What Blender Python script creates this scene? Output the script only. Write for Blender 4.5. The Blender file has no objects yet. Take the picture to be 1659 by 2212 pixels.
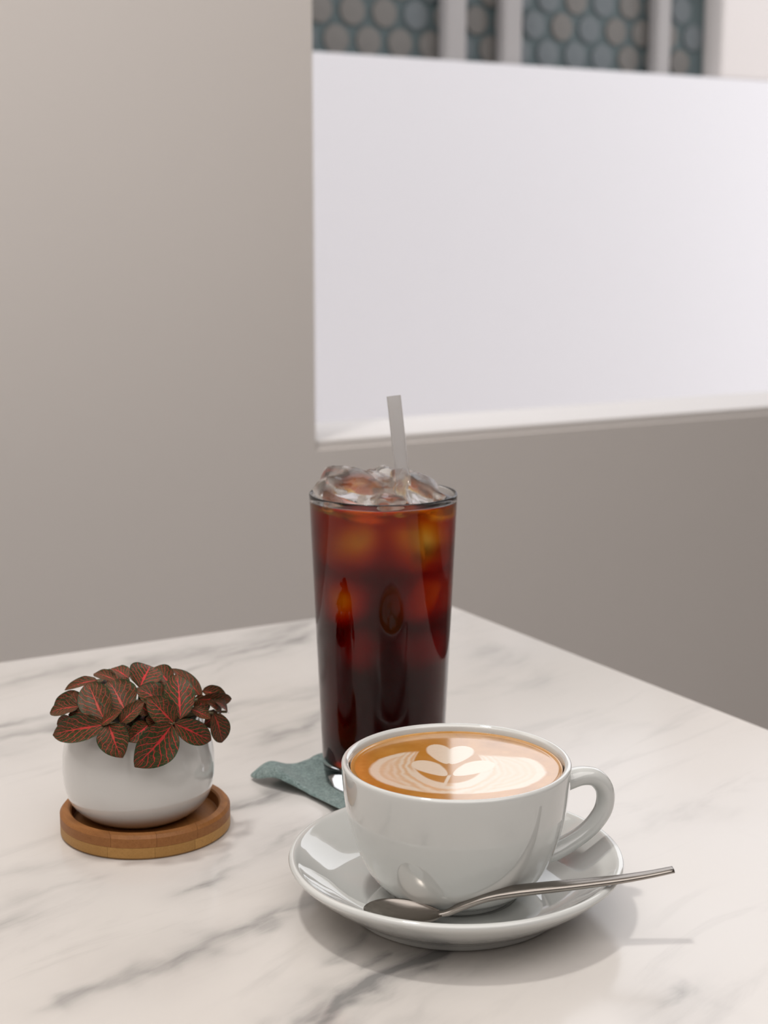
import bpy, bmesh, math, random
import numpy as np
from mathutils import Vector, Matrix, noise

# ------------------------------------------------------------------ frame
T = 0.75                     # table top height
H = 0.292                    # camera above the table top
FPX = 3280.0
W, HT = 1659.0, 2212.0
PITCH = math.radians(10.5)
SC = bpy.context.scene
COL = SC.collection

cam_d = bpy.data.cameras.new('camera')
cam = bpy.data.objects.new('camera', cam_d)
COL.objects.link(cam)
cam.location = (0, 0, T + H)
cam.rotation_euler = (math.pi / 2 - PITCH, 0, 0)
cam_d.sensor_fit = 'VERTICAL'
cam_d.sensor_height = 24.0
cam_d.sensor_width = 18.0
cam_d.lens = FPX / HT * 24.0
cam_d.clip_start = 0.01
cam_d.dof.use_dof = True
cam_d.dof.focus_distance = 0.665
cam_d.dof.aperture_fstop = (cam_d.lens / 1000.0) / 0.0045
SC.camera = cam

# ------------------------------------------------------------------ light
world = bpy.data.worlds.new('world')
SC.world = world
world.use_nodes = True
bg = world.node_tree.nodes['Background']
bg.inputs['Color'].default_value = (0.97, 0.97, 1.0, 1)
bg.inputs['Strength'].default_value = 1.16


def area(name, loc, target, sx, sy, power, color):
    l = bpy.data.lights.new(name, 'AREA')
    l.shape = 'RECTANGLE'
    l.size, l.size_y = sx, sy
    l.energy = power
    l.color = color
    o = bpy.data.objects.new(name, l)
    COL.objects.link(o)
    o.location = loc
    o.rotation_euler = (Vector(target) - Vector(loc)).to_track_quat('-Z', 'Y').to_euler()
    return o


area('ceiling_lamp_light', (-0.42, 0.78, T + 1.90), (-0.42, 0.78, 0), 0.15, 0.15, 10.0, (1.0, 0.965, 0.92))
area('room_fill_light', (0.2, -0.6, T + 1.92), (0.2, -0.6, 0), 3.0, 2.6, 34.0, (1.0, 0.955, 0.93))  # broad unseen fill light, added to brighten the room and its walls

SC.view_settings.view_transform = 'Standard'
SC.view_settings.look = 'None'
SC.view_settings.exposure = 0.46
SC.view_settings.gamma = 1.0
SC.view_settings.use_curve_mapping = False
SC.cycles.max_bounces = 24
SC.cycles.transmission_bounces = 20
SC.cycles.transparent_max_bounces = 24
SC.cycles.glossy_bounces = 6
SC.cycles.diffuse_bounces = 6
SC.cycles.sample_clamp_indirect = 6.0
SC.cycles.use_denoising = True

# ------------------------------------------------------------------ geometry of the view (for measuring)
CP, SP = math.cos(PITCH), math.sin(PITCH)


def ray(px, py):
    a = (px - W / 2) / FPX
    b = -(py - HT / 2) / FPX
    return Vector((a, CP + b * SP, -SP + b * CP))


def on_plane(px, py, z=0.0):           # z above the table top
    d = ray(px, py)
    t = (z - H) / d.z
    return Vector((d.x * t, d.y * t, T + z))


UX = Vector((math.sin(math.radians(60)), math.cos(math.radians(60)), 0))     # along the far wall
VX = Vector((-UX.y, UX.x, 0))                                                # away, into the wall


def uvz(u, v, z):
    return UX * u + VX * v + Vector((0, 0, z))


def on_wall(px, py, n):
    d = ray(px, py)
    t = n / d.dot(VX)
    p = d * t
    return p.dot(UX), p.z + T + H       # u, world z


# ------------------------------------------------------------------ helpers
def link(name, bm_or_mesh, mats, parent=None, smooth=True, loc=None):
    if isinstance(bm_or_mesh, bmesh.types.BMesh):
        me = bpy.data.meshes.new(name)
        bm_or_mesh.to_mesh(me)
        bm_or_mesh.free()
    else:
        me = bm_or_mesh
    o = bpy.data.objects.new(name, me)
    COL.objects.link(o)
    if not isinstance(mats, (list, tuple)):
        mats = [mats]
    if len(me.materials) == 0:
        for m in mats:
            me.materials.append(m)
    if smooth is not None:
        me.polygons.foreach_set('use_smooth', [bool(smooth)] * len(me.polygons))
    if parent is not None:
        o.parent = parent
    if loc is not None:
        o.location = loc
    return o


def tag(o, label=None, cat=None, group=None, kind=None):
    if label:
        o['label'] = label
    if cat:
        o['category'] = cat
    if group:
        o['group'] = group
    if kind:
        o['kind'] = kind
    return o


def empty(name, loc, label, cat, group=None, rz=0.0):
    o = bpy.data.objects.new(name, None)
    o.empty_display_size = 0.02
    COL.objects.link(o)
    o.location = loc
    o.rotation_euler = (0, 0, rz)
    return tag(o, label, cat, group)


def catmull(pts, n):
    out = []
    P = [Vector(p) for p in pts]
    P = [P[0] * 2 - P[1]] + P + [P[-1] * 2 - P[-2]]
    for i in range(1, len(P) - 2):
        for k in range(n):
            t = k / n
            a, b, c, d = P[i - 1], P[i], P[i + 1], P[i + 2]
            out.append(0.5 * ((2 * b) + (c - a) * t + (2 * a - 5 * b + 4 * c - d) * t * t
                              + (-a + 3 * b - 3 * c + d) * t ** 3))
    out.append(P[-2])
    return out


def lathe(profile, segs=96, sm=0):
    """profile: list of (r, z); r==0 ends are closed with a single vertex"""
    if sm:
        profile = [(max(p.x, 0.0), p.y) for p in catmull([(r, z, 0) for r, z in profile], sm)]
        if profile[0][0] < 1e-5:
            profile[0] = (0, profile[0][1])
    bm = bmesh.new()
    rings = []
    for r, z in profile:
        if r < 1e-7:
            rings.append([bm.verts.new((0, 0, z))])
        else:
            rings.append([bm.verts.new((r * math.cos(2 * math.pi * k / segs),
                                        r * math.sin(2 * math.pi * k / segs), z)) for k in range(segs)])
    for a, b in zip(rings, rings[1:]):
        for k in range(segs):
            k2 = (k + 1) % segs
            if len(a) == 1 and len(b) == 1:
                continue
            if len(a) == 1:
                bm.faces.new((a[0], b[k2], b[k]))
            elif len(b) == 1:
                bm.faces.new((a[k], a[k2], b[0]))
            else:
                bm.faces.new((a[k], a[k2], b[k2], b[k]))
    bmesh.ops.recalc_face_normals(bm, faces=bm.faces)
    return bm


def box(bm, c, s, ax=(1, 0, 0), ay=(0, 1, 0), az=(0, 0, 1)):
    c = Vector(c)
    ax, ay, az = Vector(ax), Vector(ay), Vector(az)
    v = []
    for i in (-1, 1):
        for j in (-1, 1):
            for k in (-1, 1):
                v.append(bm.verts.new(c + ax * (i * s[0] / 2) + ay * (j * s[1] / 2) + az * (k * s[2] / 2)))
    fs = []
    for f in ((0, 1, 3, 2), (4, 6, 7, 5), (0, 4, 5, 1), (2, 3, 7, 6), (0, 2, 6, 4), (1, 5, 7, 3)):
        fs.append(bm.faces.new([v[q] for q in f]))
    bmesh.ops.recalc_face_normals(bm, faces=fs)
    return v


def wbox(u0, u1, v0, v1, z0, z1, bev=0.0, bm=None):
    """box in the wall's frame (u along the wall, v into it)"""
    bm = bm or bmesh.new()
    box(bm, uvz((u0 + u1) / 2, (v0 + v1) / 2, (z0 + z1) / 2), (u1 - u0, v1 - v0, z1 - z0), UX, VX)
    if bev:
        bmesh.ops.bevel(bm, geom=bm.edges[:], offset=bev, segments=3, profile=0.5, affect='EDGES')
    return bm


def sweep(pts, sizes, up, segs=16, power=2.0, cap=True):
    """superelliptic tube along pts; sizes = [(half width across, half height along up)]"""
    bm = bmesh.new()
    rings = []
    n = len(pts)
    for i, p in enumerate(pts):
        t = (pts[min(i + 1, n - 1)] - pts[max(i - 1, 0)]).normalized()
        side = t.cross(up).normalized()
        nn = side.cross(t).normalized()
        a, b = sizes[i]
        ring = []
        for k in range(segs):
            an = 2 * math.pi * k / segs
            c, s = math.cos(an), math.sin(an)
            c = math.copysign(abs(c) ** (2 / power), c)
            s = math.copysign(abs(s) ** (2 / power), s)
            ring.append(bm.verts.new(p + side * (a * c) + nn * (b * s)))
        rings.append(ring)
    for a, b in zip(rings, rings[1:]):
        for k in range(segs):
            bm.faces.new((a[k], a[(k + 1) % segs], b[(k + 1) % segs], b[k]))
    if cap:
        bm.faces.new(rings[0][::-1])
        bm.faces.new(rings[-1])
    bmesh.ops.recalc_face_normals(bm, faces=bm.faces)
    return bm


class NT:
    """tiny node builder"""

    def __init__(self, name):
        self.m = bpy.data.materials.new(name)
        self.m.use_nodes = True
        self.t = self.m.node_tree
        self.n = self.t.nodes
        self.bsdf = self.n['Principled BSDF']
        self.out = self.n['Material Output']

    def node(self, typ, **kw):
        nd = self.n.new(typ)
        for k, v in kw.items():
            setattr(nd, k, v)
        return nd

    def put(self, sock, v):
        if hasattr(v, 'links') or isinstance(v, bpy.types.NodeSocket):
            self.t.links.new(v, sock)
        else:
            sock.default_value = v

    def math(self, op, a, b=0.0, c=0.0, clamp=False):
        nd = self.node('ShaderNodeMath', operation=op, use_clamp=clamp)
        for i, v in enumerate((a, b, c)):
            self.put(nd.inputs[i], v)
        return nd.outputs[0]

    def mix(self, f, a, b):
        nd = self.node('ShaderNodeMix', data_type='RGBA')
        self.put(nd.inputs[0], f)
        self.put(nd.inputs[6], a)
        self.put(nd.inputs[7], b)
        return nd.outputs[2]

    def noise(self, scale, detail=2.0, rough=0.5, vec=None, dist=0.0, out=0):
        nd = self.node('ShaderNodeTexNoise')
        nd.inputs['Scale'].default_value = scale
        nd.inputs['Detail'].default_value = detail
        nd.inputs['Roughness'].default_value = rough
        nd.inputs['Distortion'].default_value = dist
        if vec is not None:
            self.t.links.new(vec, nd.inputs['Vector'])
        return nd.outputs[out]

    def ramp(self, f, lo, hi, smooth=True):
        nd = self.node('ShaderNodeMapRange')
        nd.interpolation_type = 'SMOOTHSTEP' if smooth else 'LINEAR'
        self.put(nd.inputs[0], f)
        nd.inputs[1].default_value = lo
        nd.inputs[2].default_value = hi
        return nd.outputs[0]

    def coord(self, kind='Object'):
        return self.node('ShaderNodeTexCoord').outputs[kind]

    def mapping(self, vec, scale=(1, 1, 1), rot=(0, 0, 0)):
        nd = self.node('ShaderNodeMapping')
        self.t.links.new(vec, nd.inputs[0])
        nd.inputs['Rotation'].default_value = rot
        nd.inputs['Scale'].default_value = scale
        return nd.outputs[0]

    def bump(self, h, strength, dist):
        nd = self.node('ShaderNodeBump')
        nd.inputs['Strength'].default_value = strength
        nd.inputs['Distance'].default_value = dist
        self.t.links.new(h, nd.inputs['Height'])
        self.t.links.new(nd.outputs[0], self.bsdf.inputs['Normal'])

    def set(self, **kw):
        for k, v in kw.items():
            self.put(self.bsdf.inputs[k.replace('_', ' ')], v)
        return self.m


def srgb(r, g, b):
    def f(c):
        c /= 255.0
        return c / 12.92 if c <= 0.04045 else ((c + 0.055) / 1.055) ** 2.4
    return (f(r), f(g), f(b), 1.0)


def plain(name, col, rough=0.5, metal=0.0, var=0.06, scale=8.0, bump=0.0, bdist=0.001, coat=0.0):
    k = NT(name)
    co = k.coord()
    f = k.noise(scale, 3.0, 0.55, co)
    dark = tuple(c * (1 - var) for c in col[:3]) + (1,)
    lite = tuple(min(1, c * (1 + var)) for c in col[:3]) + (1,)
    k.set(Base_Color=k.mix(f, dark, lite), Roughness=rough, Metallic=metal)
    if coat:
        k.set(Coat_Weight=coat, Coat_Roughness=0.03)
    if bump:
        k.bump(k.noise(scale * 12, 4.0, 0.6, co), bump, bdist)
    return k.m


# ------------------------------------------------------------------ materials
M_WALL = plain('wall_paint', (0.77, 0.727, 0.695, 1), 0.75, var=0.025, scale=1.5, bump=0.05)
M_CEIL = plain('ceiling_paint', (0.75, 0.73, 0.70, 1), 0.8, var=0.02, scale=1.5)
M_FLOOR = plain('floor_screed', (0.20, 0.185, 0.175, 1), 0.6, var=0.12, scale=3.0, bump=0.05)
M_OUT = plain('outside_render', (0.80, 0.785, 0.80, 1), 0.85, var=0.015, scale=0.8)
M_SILL = plain('sill_paint', (0.66, 0.63, 0.61, 1), 0.6, var=0.02, scale=4)
M_GROUND = plain('outside_paving', (0.62, 0.60, 0.60, 1), 0.8, var=0.08, scale=3)
M_POST = plain('post_paint', (0.36, 0.34, 0.33, 1), 0.6, var=0.05, scale=6)
M_PANEL = plain('teal_panel', (0.085, 0.115, 0.118, 1), 0.6, var=0.25, scale=5)
M_DISC = plain('taupe_disc', (0.155, 0.145, 0.132, 1), 0.6, var=0.12, scale=5)
M_DISCB = plain('blue_grey_disc', (0.125, 0.142, 0.148, 1), 0.6, var=0.12, scale=5)
M_METAL = plain('table_metal', (0.05, 0.05, 0.05, 1), 0.4, metal=0.9, var=0.05)
M_PORC = plain('white_porcelain', (0.63, 0.642, 0.625, 1), 0.06, var=0.006, scale=10, coat=1.0)
M_POT = plain('white_glazed_pot', (0.68, 0.675, 0.655, 1), 0.10, var=0.01, scale=20, coat=0.8)


def mat_steel():
    k = NT('brushed_steel')
    co = k.mapping(k.coord(), (1.0, 1.0, 1.0))
    st = k.noise(900, 2, 0.5, k.mapping(k.coord(), (0.03, 1, 1)))
    k.set(Base_Color=k.mix(st, (0.27, 0.245, 0.22, 1), (0.40, 0.365, 0.33, 1)), Metallic=1.0,
          Roughness=k.math('MULTIPLY_ADD', st, 0.10, 0.20))
    k.bump(st, 0.04, 0.0003)
    return k.m


M_STEEL = mat_steel()


def mat_marble():
    k = NT('white_marble')
    co = k.coord()
    at = k.node('ShaderNodeAttribute', attribute_name='vein')
    vein = at.outputs['Fac']
    fine = k.noise(30, 6, 0.65, k.mapping(k.mapping(co, rot=(0, 0, math.radians(-50))), (1.0, 5.0, 1.0)), 0.8)
    streak = k.noise(7, 7, 0.62, k.mapping(k.mapping(co, rot=(0, 0, math.radians(-47))), (1.0, 4.5, 1.0)), 1.1)
    v1 = k.math('MULTIPLY', vein, k.math('MULTIPLY_ADD', fine, 1.7, 0.38))
    faint = k.math('MULTIPLY', k.ramp(streak, 0.50, 0.78), 0.22)
    tot = k.math('ADD', v1, faint, clamp=True)
    warm = k.noise(3.0, 3, 0.5, co)
    base = k.mix(k.ramp(warm, 0.35, 0.65), (0.62, 0.588, 0.555, 1), (0.66, 0.636, 0.618, 1))
    k.set(Base_Color=k.mix(tot, base, (0.22, 0.215, 0.21, 1)),
          Roughness=k.math('MULTIPLY_ADD', tot, 0.05, 0.17))
    k.set(Specular_IOR_Level=0.55)
    k.bump(k.noise(300, 3, 0.5, co), 0.015, 0.0005)
    return k.m


M_MARBLE = mat_marble()


def mat_glass(name, ior, rough=0.0, col=(1, 1, 1, 1)):
    m = bpy.data.materials.new(name)
    m.use_nodes = True
    n = m.node_tree.nodes
    n.clear()
    g = n.new('ShaderNodeBsdfGlass')
    g.inputs['IOR'].default_value = ior
    g.inputs['Roughness'].default_value = rough
    g.inputs['Color'].default_value = col
    o = n.new('ShaderNodeOutputMaterial')
    m.node_tree.links.new(g.outputs[0], o.inputs['Surface'])
    return m


def mat_wet_glass():
    m = mat_glass('clear_glass', 1.38)
    t = m.node_tree
    g = [x for x in t.nodes if x.type == 'BSDF_GLASS'][0]
    o = [x for x in t.nodes if x.type == 'OUTPUT_MATERIAL'][0]
    r = t.nodes.new('ShaderNodeBsdfRefraction')
    r.inputs['IOR'].default_value = 1.38
    at = t.nodes.new('ShaderNodeAttribute')
    at.attribute_name = 'wet'
    mx = t.nodes.new('ShaderNodeMixShader')
    t.links.new(at.outputs['Fac'], mx.inputs[0])
    t.links.new(g.outputs[0], mx.inputs[1])
    t.links.new(r.outputs[0], mx.inputs[2])
    t.links.new(mx.outputs[0], o.inputs['Surface'])
    return m


M_GLASS = mat_wet_glass()
M_STRAW = mat_glass('clear_straw', 1.08, 0.0, (0.99, 0.99, 0.99, 1))
_t = M_STRAW.node_tree
_d = _t.nodes.new('ShaderNodeBsdfTranslucent')
_d.inputs['Color'].default_value = (0.95, 0.95, 0.96, 1)
_m = _t.nodes.new('ShaderNodeMixShader')
_m.inputs[0].default_value = 0.16
_t.links.new([x for x in _t.nodes if x.type == 'BSDF_GLASS'][0].outputs[0], _m.inputs[1])
_t.links.new(_d.outputs[0], _m.inputs[2])
_t.links.new(_m.outputs[0], [x for x in _t.nodes if x.type == 'OUTPUT_MATERIAL'][0].inputs[0])


def mat_ice():
    m = mat_glass('clear_ice', 1.31, 0.03, (0.99, 0.985, 0.98, 1))
    t = m.node_tree
    g = [x for x in t.nodes if x.type == 'BSDF_GLASS'][0]
    no = t.nodes.new('ShaderNodeTexNoise')
    tc = t.nodes.new('ShaderNodeTexCoord')
    t.links.new(tc.outputs['Object'], no.inputs['Vector'])
    no.inputs['Scale'].default_value = 70
    no.inputs['Detail'].default_value = 2
    b = t.nodes.new('ShaderNodeBump')
    df = t.nodes.new('ShaderNodeBsdfTranslucent')
    df.inputs['Color'].default_value = (0.95, 0.93, 0.90, 1)
    cl_ = t.nodes.new('ShaderNodeMapRange')
    t.links.new(no.outputs[0], cl_.inputs[0])
    cl_.inputs[1].default_value = 0.42
    cl_.inputs[2].default_value = 0.66
    cl_.inputs[3].default_value = 0.10
    cl_.inputs[4].default_value = 0.70
    mx = t.nodes.new('ShaderNodeMixShader')
    t.links.new(cl_.outputs[0], mx.inputs[0])
    t.links.new(g.outputs[0], mx.inputs[1])
    t.links.new(df.outputs[0], mx.inputs[2])
    t.links.new(mx.outputs[0], [x for x in t.nodes if x.type == 'OUTPUT_MATERIAL'][0].inputs[0])
    b.inputs['Strength'].default_value = 0.30
    b.inputs['Distance'].default_value = 0.003
    t.links.new(no.outputs[0], b.inputs['Height'])
    t.links.new(b.outputs[0], g.inputs['Normal'])
    return m


M_ICE = mat_ice()


def mat_liquid():
    m = bpy.data.materials.new('black_coffee')
    m.use_nodes = True
    t = m.node_tree
    n = t.nodes
    n.clear()
    o = n.new('ShaderNodeOutputMaterial')
    g = n.new('ShaderNodeBsdfGlass')
    g.inputs['IOR'].default_value = 1.33
    g.inputs['Roughness'].default_value = 0.0
    # the wall of the glass is wet: hardly any reflection between glass and coffee
    r = n.new('ShaderNodeBsdfRefraction')
    r.inputs['IOR'].default_value = 1.33
    r.inputs['Roughness'].default_value = 0.33
    tr = n.new('ShaderNodeBsdfTransparent')
    at = n.new('ShaderNodeAttribute')
    at.attribute_name = 'pocket'
    a2 = n.new('ShaderNodeAttribute')
    a2.attribute_name = 'wet'
    m0 = n.new('ShaderNodeMixShader')
    t.links.new(a2.outputs['Fac'], m0.inputs[0])
    t.links.new(g.outputs[0], m0.inputs[1])
    t.links.new(r.outputs[0], m0.inputs[2])
    mx = n.new('ShaderNodeMixShader')
    t.links.new(at.outputs['Fac'], mx.inputs[0])
    t.links.new(m0.outputs[0], mx.inputs[1])
    t.links.new(tr.outputs[0], mx.inputs[2])
    t.links.new(mx.outputs[0], o.inputs['Surface'])
    va = n.new('ShaderNodeVolumeAbsorption')
    va.inputs['Color'].default_value = (0.925, 0.70, 0.0, 1)
    tc = n.new('ShaderNodeTexCoord')
    se = n.new('ShaderNodeSeparateXYZ')
    t.links.new(tc.outputs['Object'], se.inputs[0])
    mr = n.new('ShaderNodeMapRange')         # melting ice has thinned the coffee at the top
    t.links.new(se.outputs[2], mr.inputs[0])
    mr.inputs[1].default_value = 0.055
    mr.inputs[2].default_value = 0.150
    mr.inputs[3].default_value = 900
    mr.inputs[4].default_value = 200
    t.links.new(mr.outputs[0], va.inputs['Density'])
    t.links.new(va.outputs[0], o.inputs['Volume'])
    return m


M_LIQ = mat_liquid()


def mat_felt():
    k = NT('teal_felt')
    co = k.coord()
    a = k.noise(480, 4, 0.75, co, 1.5)
    b = k.noise(90, 3, 0.6, co)
    c = k.mix(k.ramp(a, 0.3, 0.7), (0.060, 0.108, 0.104, 1), (0.33, 0.43, 0.415, 1))
    k.set(Base_Color=k.mix(k.math('MULTIPLY', k.ramp(b, 0.3, 0.8), 0.5), c, (0.155, 0.240, 0.232, 1)),
          Roughness=0.95, Sheen_Weight=0.25)
    k.bump(a, 0.9, 0.0012)
    return k.m


M_FELT = mat_felt()


def mat_bamboo(name, lo, hi):
    k = NT(name)
    co = k.coord()
    oi = k.node('ShaderNodeObjectInfo')
    g = k.noise(40, 4, 0.6, k.mapping(k.mapping(co, rot=(0, 0, math.radians(-35))), (14, 0.7, 14)))
    dots = k.noise(1500, 2, 0.6, co)
    c = k.mix(g, lo, hi)
    c = k.mix(k.math('MULTIPLY', k.ramp(dots, 0.55, 0.72), 0.35), c, tuple(x * 0.35 for x in lo[:3]) + (1,))
    c = k.mix(k.math('MULTIPLY', oi.outputs['Random'], 0.55), c, tuple(x * 0.62 for x in lo[:3]) + (1,))
    k.set(Base_Color=c, Roughness=0.5, Specular_IOR_Level=0.35)
    k.bump(g, 0.15, 0.0005)
    return k.m


M_BAM_T = mat_bamboo('bamboo_dark', (0.26, 0.095, 0.022, 1), (0.46, 0.20, 0.058, 1))
M_BAM_B = mat_bamboo('bamboo_light', (0.42, 0.21, 0.055, 1), (0.62, 0.35, 0.11, 1))
M_SOIL = plain('dark_soil', (0.03, 0.02, 0.015, 1), 0.95, var=0.5, scale=300, bump=1.0, bdist=0.002)
M_STEM = plain('plant_stem', (0.12, 0.09, 0.04, 1), 0.6, var=0.2, scale=100)


def mat_leaf():
    k = NT('red_veined_leaf')
    uv = k.node('ShaderNodeUVMap', uv_map='leaf').outputs[0]
    wob = k.noise(5.0, 2, 0.5, uv, out=1)
    sub = k.node('ShaderNodeVectorMath', operation='SUBTRACT')
    k.t.links.new(wob, sub.inputs[0])
    sub.inputs[1].default_value = (0.5, 0.5, 0.5)
    scl = k.node('ShaderNodeVectorMath', operation='SCALE')
    k.t.links.new(sub.outputs[0], scl.inputs[0])
    scl.inputs['Scale'].default_value = 0.10
    add = k.node('ShaderNodeVectorMath', operation='ADD')
    k.t.links.new(uv, add.inputs[0])
    k.t.links.new(scl.outputs[0], add.inputs[1])
    sp = k.node('ShaderNodeSeparateXYZ')
    k.t.links.new(add.outputs[0], sp.inputs[0])
    x = k.math('ABSOLUTE', k.math('SUBTRACT', sp.outputs[0], 0.5))       # 0..0.5 across
    y = sp.outputs[1]
    # side veins sweep forward
    ph = k.math('SUBTRACT', k.math('MULTIPLY', y, 7.0), k.math('MULTIPLY', k.math('POWER', x, 0.85), 5.2))
    fr = k.math('ABSOLUTE', k.math('SUBTRACT', k.math('FRACT', ph), 0.5))
    wdt = k.math('MULTIPLY_ADD', x, -0.07, 0.105)
    side = k.math('SUBTRACT', 1.0, k.math('DIVIDE', fr, wdt), clamp=True)
    midw = k.math('MULTIPLY_ADD', y, -0.028, 0.042)
    mid = k.math('SUBTRACT', 1.0, k.math('DIVIDE', x, midw), clamp=True)
    # net between the veins
    mp = k.mapping(add.outputs[0], (9, 13, 1))
    vo = k.node('ShaderNodeTexVoronoi', feature='DISTANCE_TO_EDGE')
    vo.inputs['Scale'].default_value = 1.0
    k.t.links.new(mp, vo.inputs['Vector'])
    net = k.math('SUBTRACT', 1.0, k.math('DIVIDE', vo.outputs['Distance'], 0.055), clamp=True)
    inside = k.math('SUBTRACT', 1.0, k.ramp(x, 0.43, 0.49))
    v = k.math('MAXIMUM', k.ramp(mid, 0.0, 0.5), k.math('MULTIPLY', k.math('MAXIMUM', k.ramp(side, 0.0, 0.6),
               k.math('MULTIPLY', k.ramp(net, 0, 0.9), 0.38)), inside))
    oi = k.node('ShaderNodeObjectInfo').outputs['Random']
    nz = k.noise(5, 3, 0.5, uv)
    green = k.mix(nz, (0.010, 0.022, 0.005, 1), (0.045, 0.062, 0.012, 1))
    brown = k.mix(nz, (0.040, 0.012, 0.006, 1), (0.090, 0.038, 0.014, 1))
    body = k.mix(k.math('MULTIPLY_ADD', oi, 0.45, -0.05), green, brown)
    edge = k.mix(k.math('MULTIPLY', k.ramp(x, 0.36, 0.5), 0.8), body, (0.012, 0.040, 0.010, 1))
    vc = k.mix(oi, (0.58, 0.030, 0.035, 1), (0.40, 0.055, 0.035, 1))
    k.set(Base_Color=k.mix(v, edge, vc), Roughness=0.50, Specular_IOR_Level=0.3)
    k.bump(v, 0.5, -0.0008)
    return k.m


M_LEAF = mat_leaf()


def mat_attr(name, attr, rough, bump=0.0):
    k = NT(name)
    at = k.node('ShaderNodeAttribute', attribute_name=attr)
    co = k.coord()
    n = k.noise(700, 3, 0.6, co)
    k.set(Base_Color=k.mix(k.math('MULTIPLY', n, 0.10), at.outputs['Color'], (0.30, 0.13, 0.03, 1)),
          Roughness=rough, Specular_IOR_Level=0.6)
    k.set(Coat_Weight=1.0, Coat_Roughness=0.09, Coat_IOR=1.75)
    k.bump(n, 0.06, 0.0004)
    return k.m


M_LATTE = mat_attr('latte_foam', 'art', 0.22)

# ------------------------------------------------------------------ the room
WN = 1.50                                   # distance of the far wall
u_l, z_b = on_wall(682, 972, WN)
u_l2, z_b2 = on_wall(1655, 896, WN)
z_b = (z_b + z_b2) / 2
U0, U1, V0 = -2.2, 3.6, -2.6
CE = 2.72
WT = 0.12
WTOP = 2.35
u_r = 2.9
bm = bmesh.new()
wbox(U0, u_l, WN, WN + WT, 0, CE, bm=bm)
wbox(u_l, u_r, WN, WN + WT, 0, z_b, bm=bm)
wbox(u_l, u_r, WN, WN + WT, WTOP, CE, bm=bm)
wbox(u_r, U1, WN, WN + WT, 0, CE, bm=bm)
bmesh.ops.remove_doubles(bm, verts=bm.verts, dist=1e-5)
tag(link('wall_back', bm, M_WALL, smooth=False), kind='structure')
tag(link('wall_left', wbox(U0 - 0.1, U0, V0, WN + WT, 0, CE), M_WALL, smooth=False), kind='structure')
tag(link('wall_right', wbox(U1, U1 + 0.1, V0, WN + WT, 0, CE), M_WALL, smooth=False), kind='structure')
tag(link('wall_front', wbox(U0 - 0.1, U1 + 0.1, V0 - 0.1, V0, 0, CE), plain('dark_wall_paint', (0.12, 0.112, 0.108, 1), 0.7), smooth=False), kind='structure')
tag(link('ceiling', wbox(U0 - 0.1, U1 + 0.1, V0 - 0.1, WN + WT, CE, CE + 0.1), M_CEIL, smooth=False), kind='structure')
tag(link('floor', wbox(U0 - 0.1, U1 + 0.1, V0 - 0.1, WN + WT, -0.1, 0), M_FLOOR, smooth=False), kind='structure')
# painted sill board lying in the opening
tag(link('trim_1', wbox(u_l + 0.001, u_r - 0.001, WN + 0.006, WN + WT + 0.03, z_b - 0.002, z_b + 0.010, 0.003), M_SILL,
         smooth=False), kind='structure')

# outside: white rendered wall across a narrow passage, patterned screen above it
ON = 3.60
uo0, zo0 = on_wall(690, 112, ON)
uo1, zo1 = on_wall(1555, 168, ON)
ZO = (zo0 + zo1) / 2
OT = ZO + 0.44
tag(link('wall_outside', wbox(U0, 7.0, ON, ON + 0.2, -0.1, ZO), M_OUT, smooth=False), kind='structure')
tag(link('floor_outside', wbox(U0 - 1, 8.0, WN + WT + 0.001, ON - 0.001, -0.3, -0.1), M_GROUND, smooth=False), kind='structure')

scr = empty('patterned_screen', uvz((uo0 + uo1) / 2, ON + 0.1, ZO),
            'dark teal screen with rows of taupe discs above the white outside wall, blurred', 'screen')


def sub(name, bm, m, parent, **kw):
    """mesh built in world coordinates, parented to an empty keeping its place"""
    o = link(name, bm, m, parent, **kw)
    o.matrix_parent_inverse = (Matrix.Translation(parent.location) @ Matrix.Rotation(parent.rotation_euler.z, 4, 'Z')).inverted()
    return o


us0 = uo0 - 0.45
sub('panel', wbox(us0, uo1, ON + 0.08, ON + 0.11, ZO, OT), M_PANEL, scr, smooth=False)
pitch = 0.098
posts = []
for pa, pb in ((948, 992), (1072, 1112), (1402, 1432)):
    posts.append((on_wall(pa, 60, ON + 0.06)[0], on_wall(pb, 60, ON + 0.06)[0]))
disc = lathe([(0, 0), (0.037, 0), (0.039, 0.003), (0.037, 0.009), (0, 0.012)], 16)
dme = bpy.data.meshes.new('disc')
disc.to_mesh(dme)
disc.free()
dme2 = dme.copy()
dme.materials.append(M_DISC)
dme2.materials.append(M_DISCB)
rot = Matrix((( UX.x, 0, -VX.x), (UX.y, 0, -VX.y), (0, 1, 0))).to_4x4()
random.seed(4)
for r in range(8):
    k = 0
    while True:
        u = us0 + 0.05 + pitch * (k + 0.5 * (r % 2))
        k += 1
        if u > uo1 - 0.04:
            break
        z = ZO + 0.045 + r * 0.076
        if z > OT - 0.03:
            continue
        o = bpy.data.objects.new('disc', dme2 if random.random() < 0.35 else dme)
        COL.objects.link(o)
        o.parent = scr
        o.matrix_local = Matrix.Translation(-scr.location) @ Matrix.Translation(uvz(u, ON + 0.081, z)) @ rot
for a, b in posts:
    sub('post', wbox(a, b, ON + 0.02, ON + 0.065, ZO, OT, 0.008), M_POST, scr, smooth=False)
sub('cap_rail', wbox(us0, uo1, ON + 0.02, ON + 0.13, OT, OT + 0.05, 0.008), M_POST, scr, smooth=False)
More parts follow.
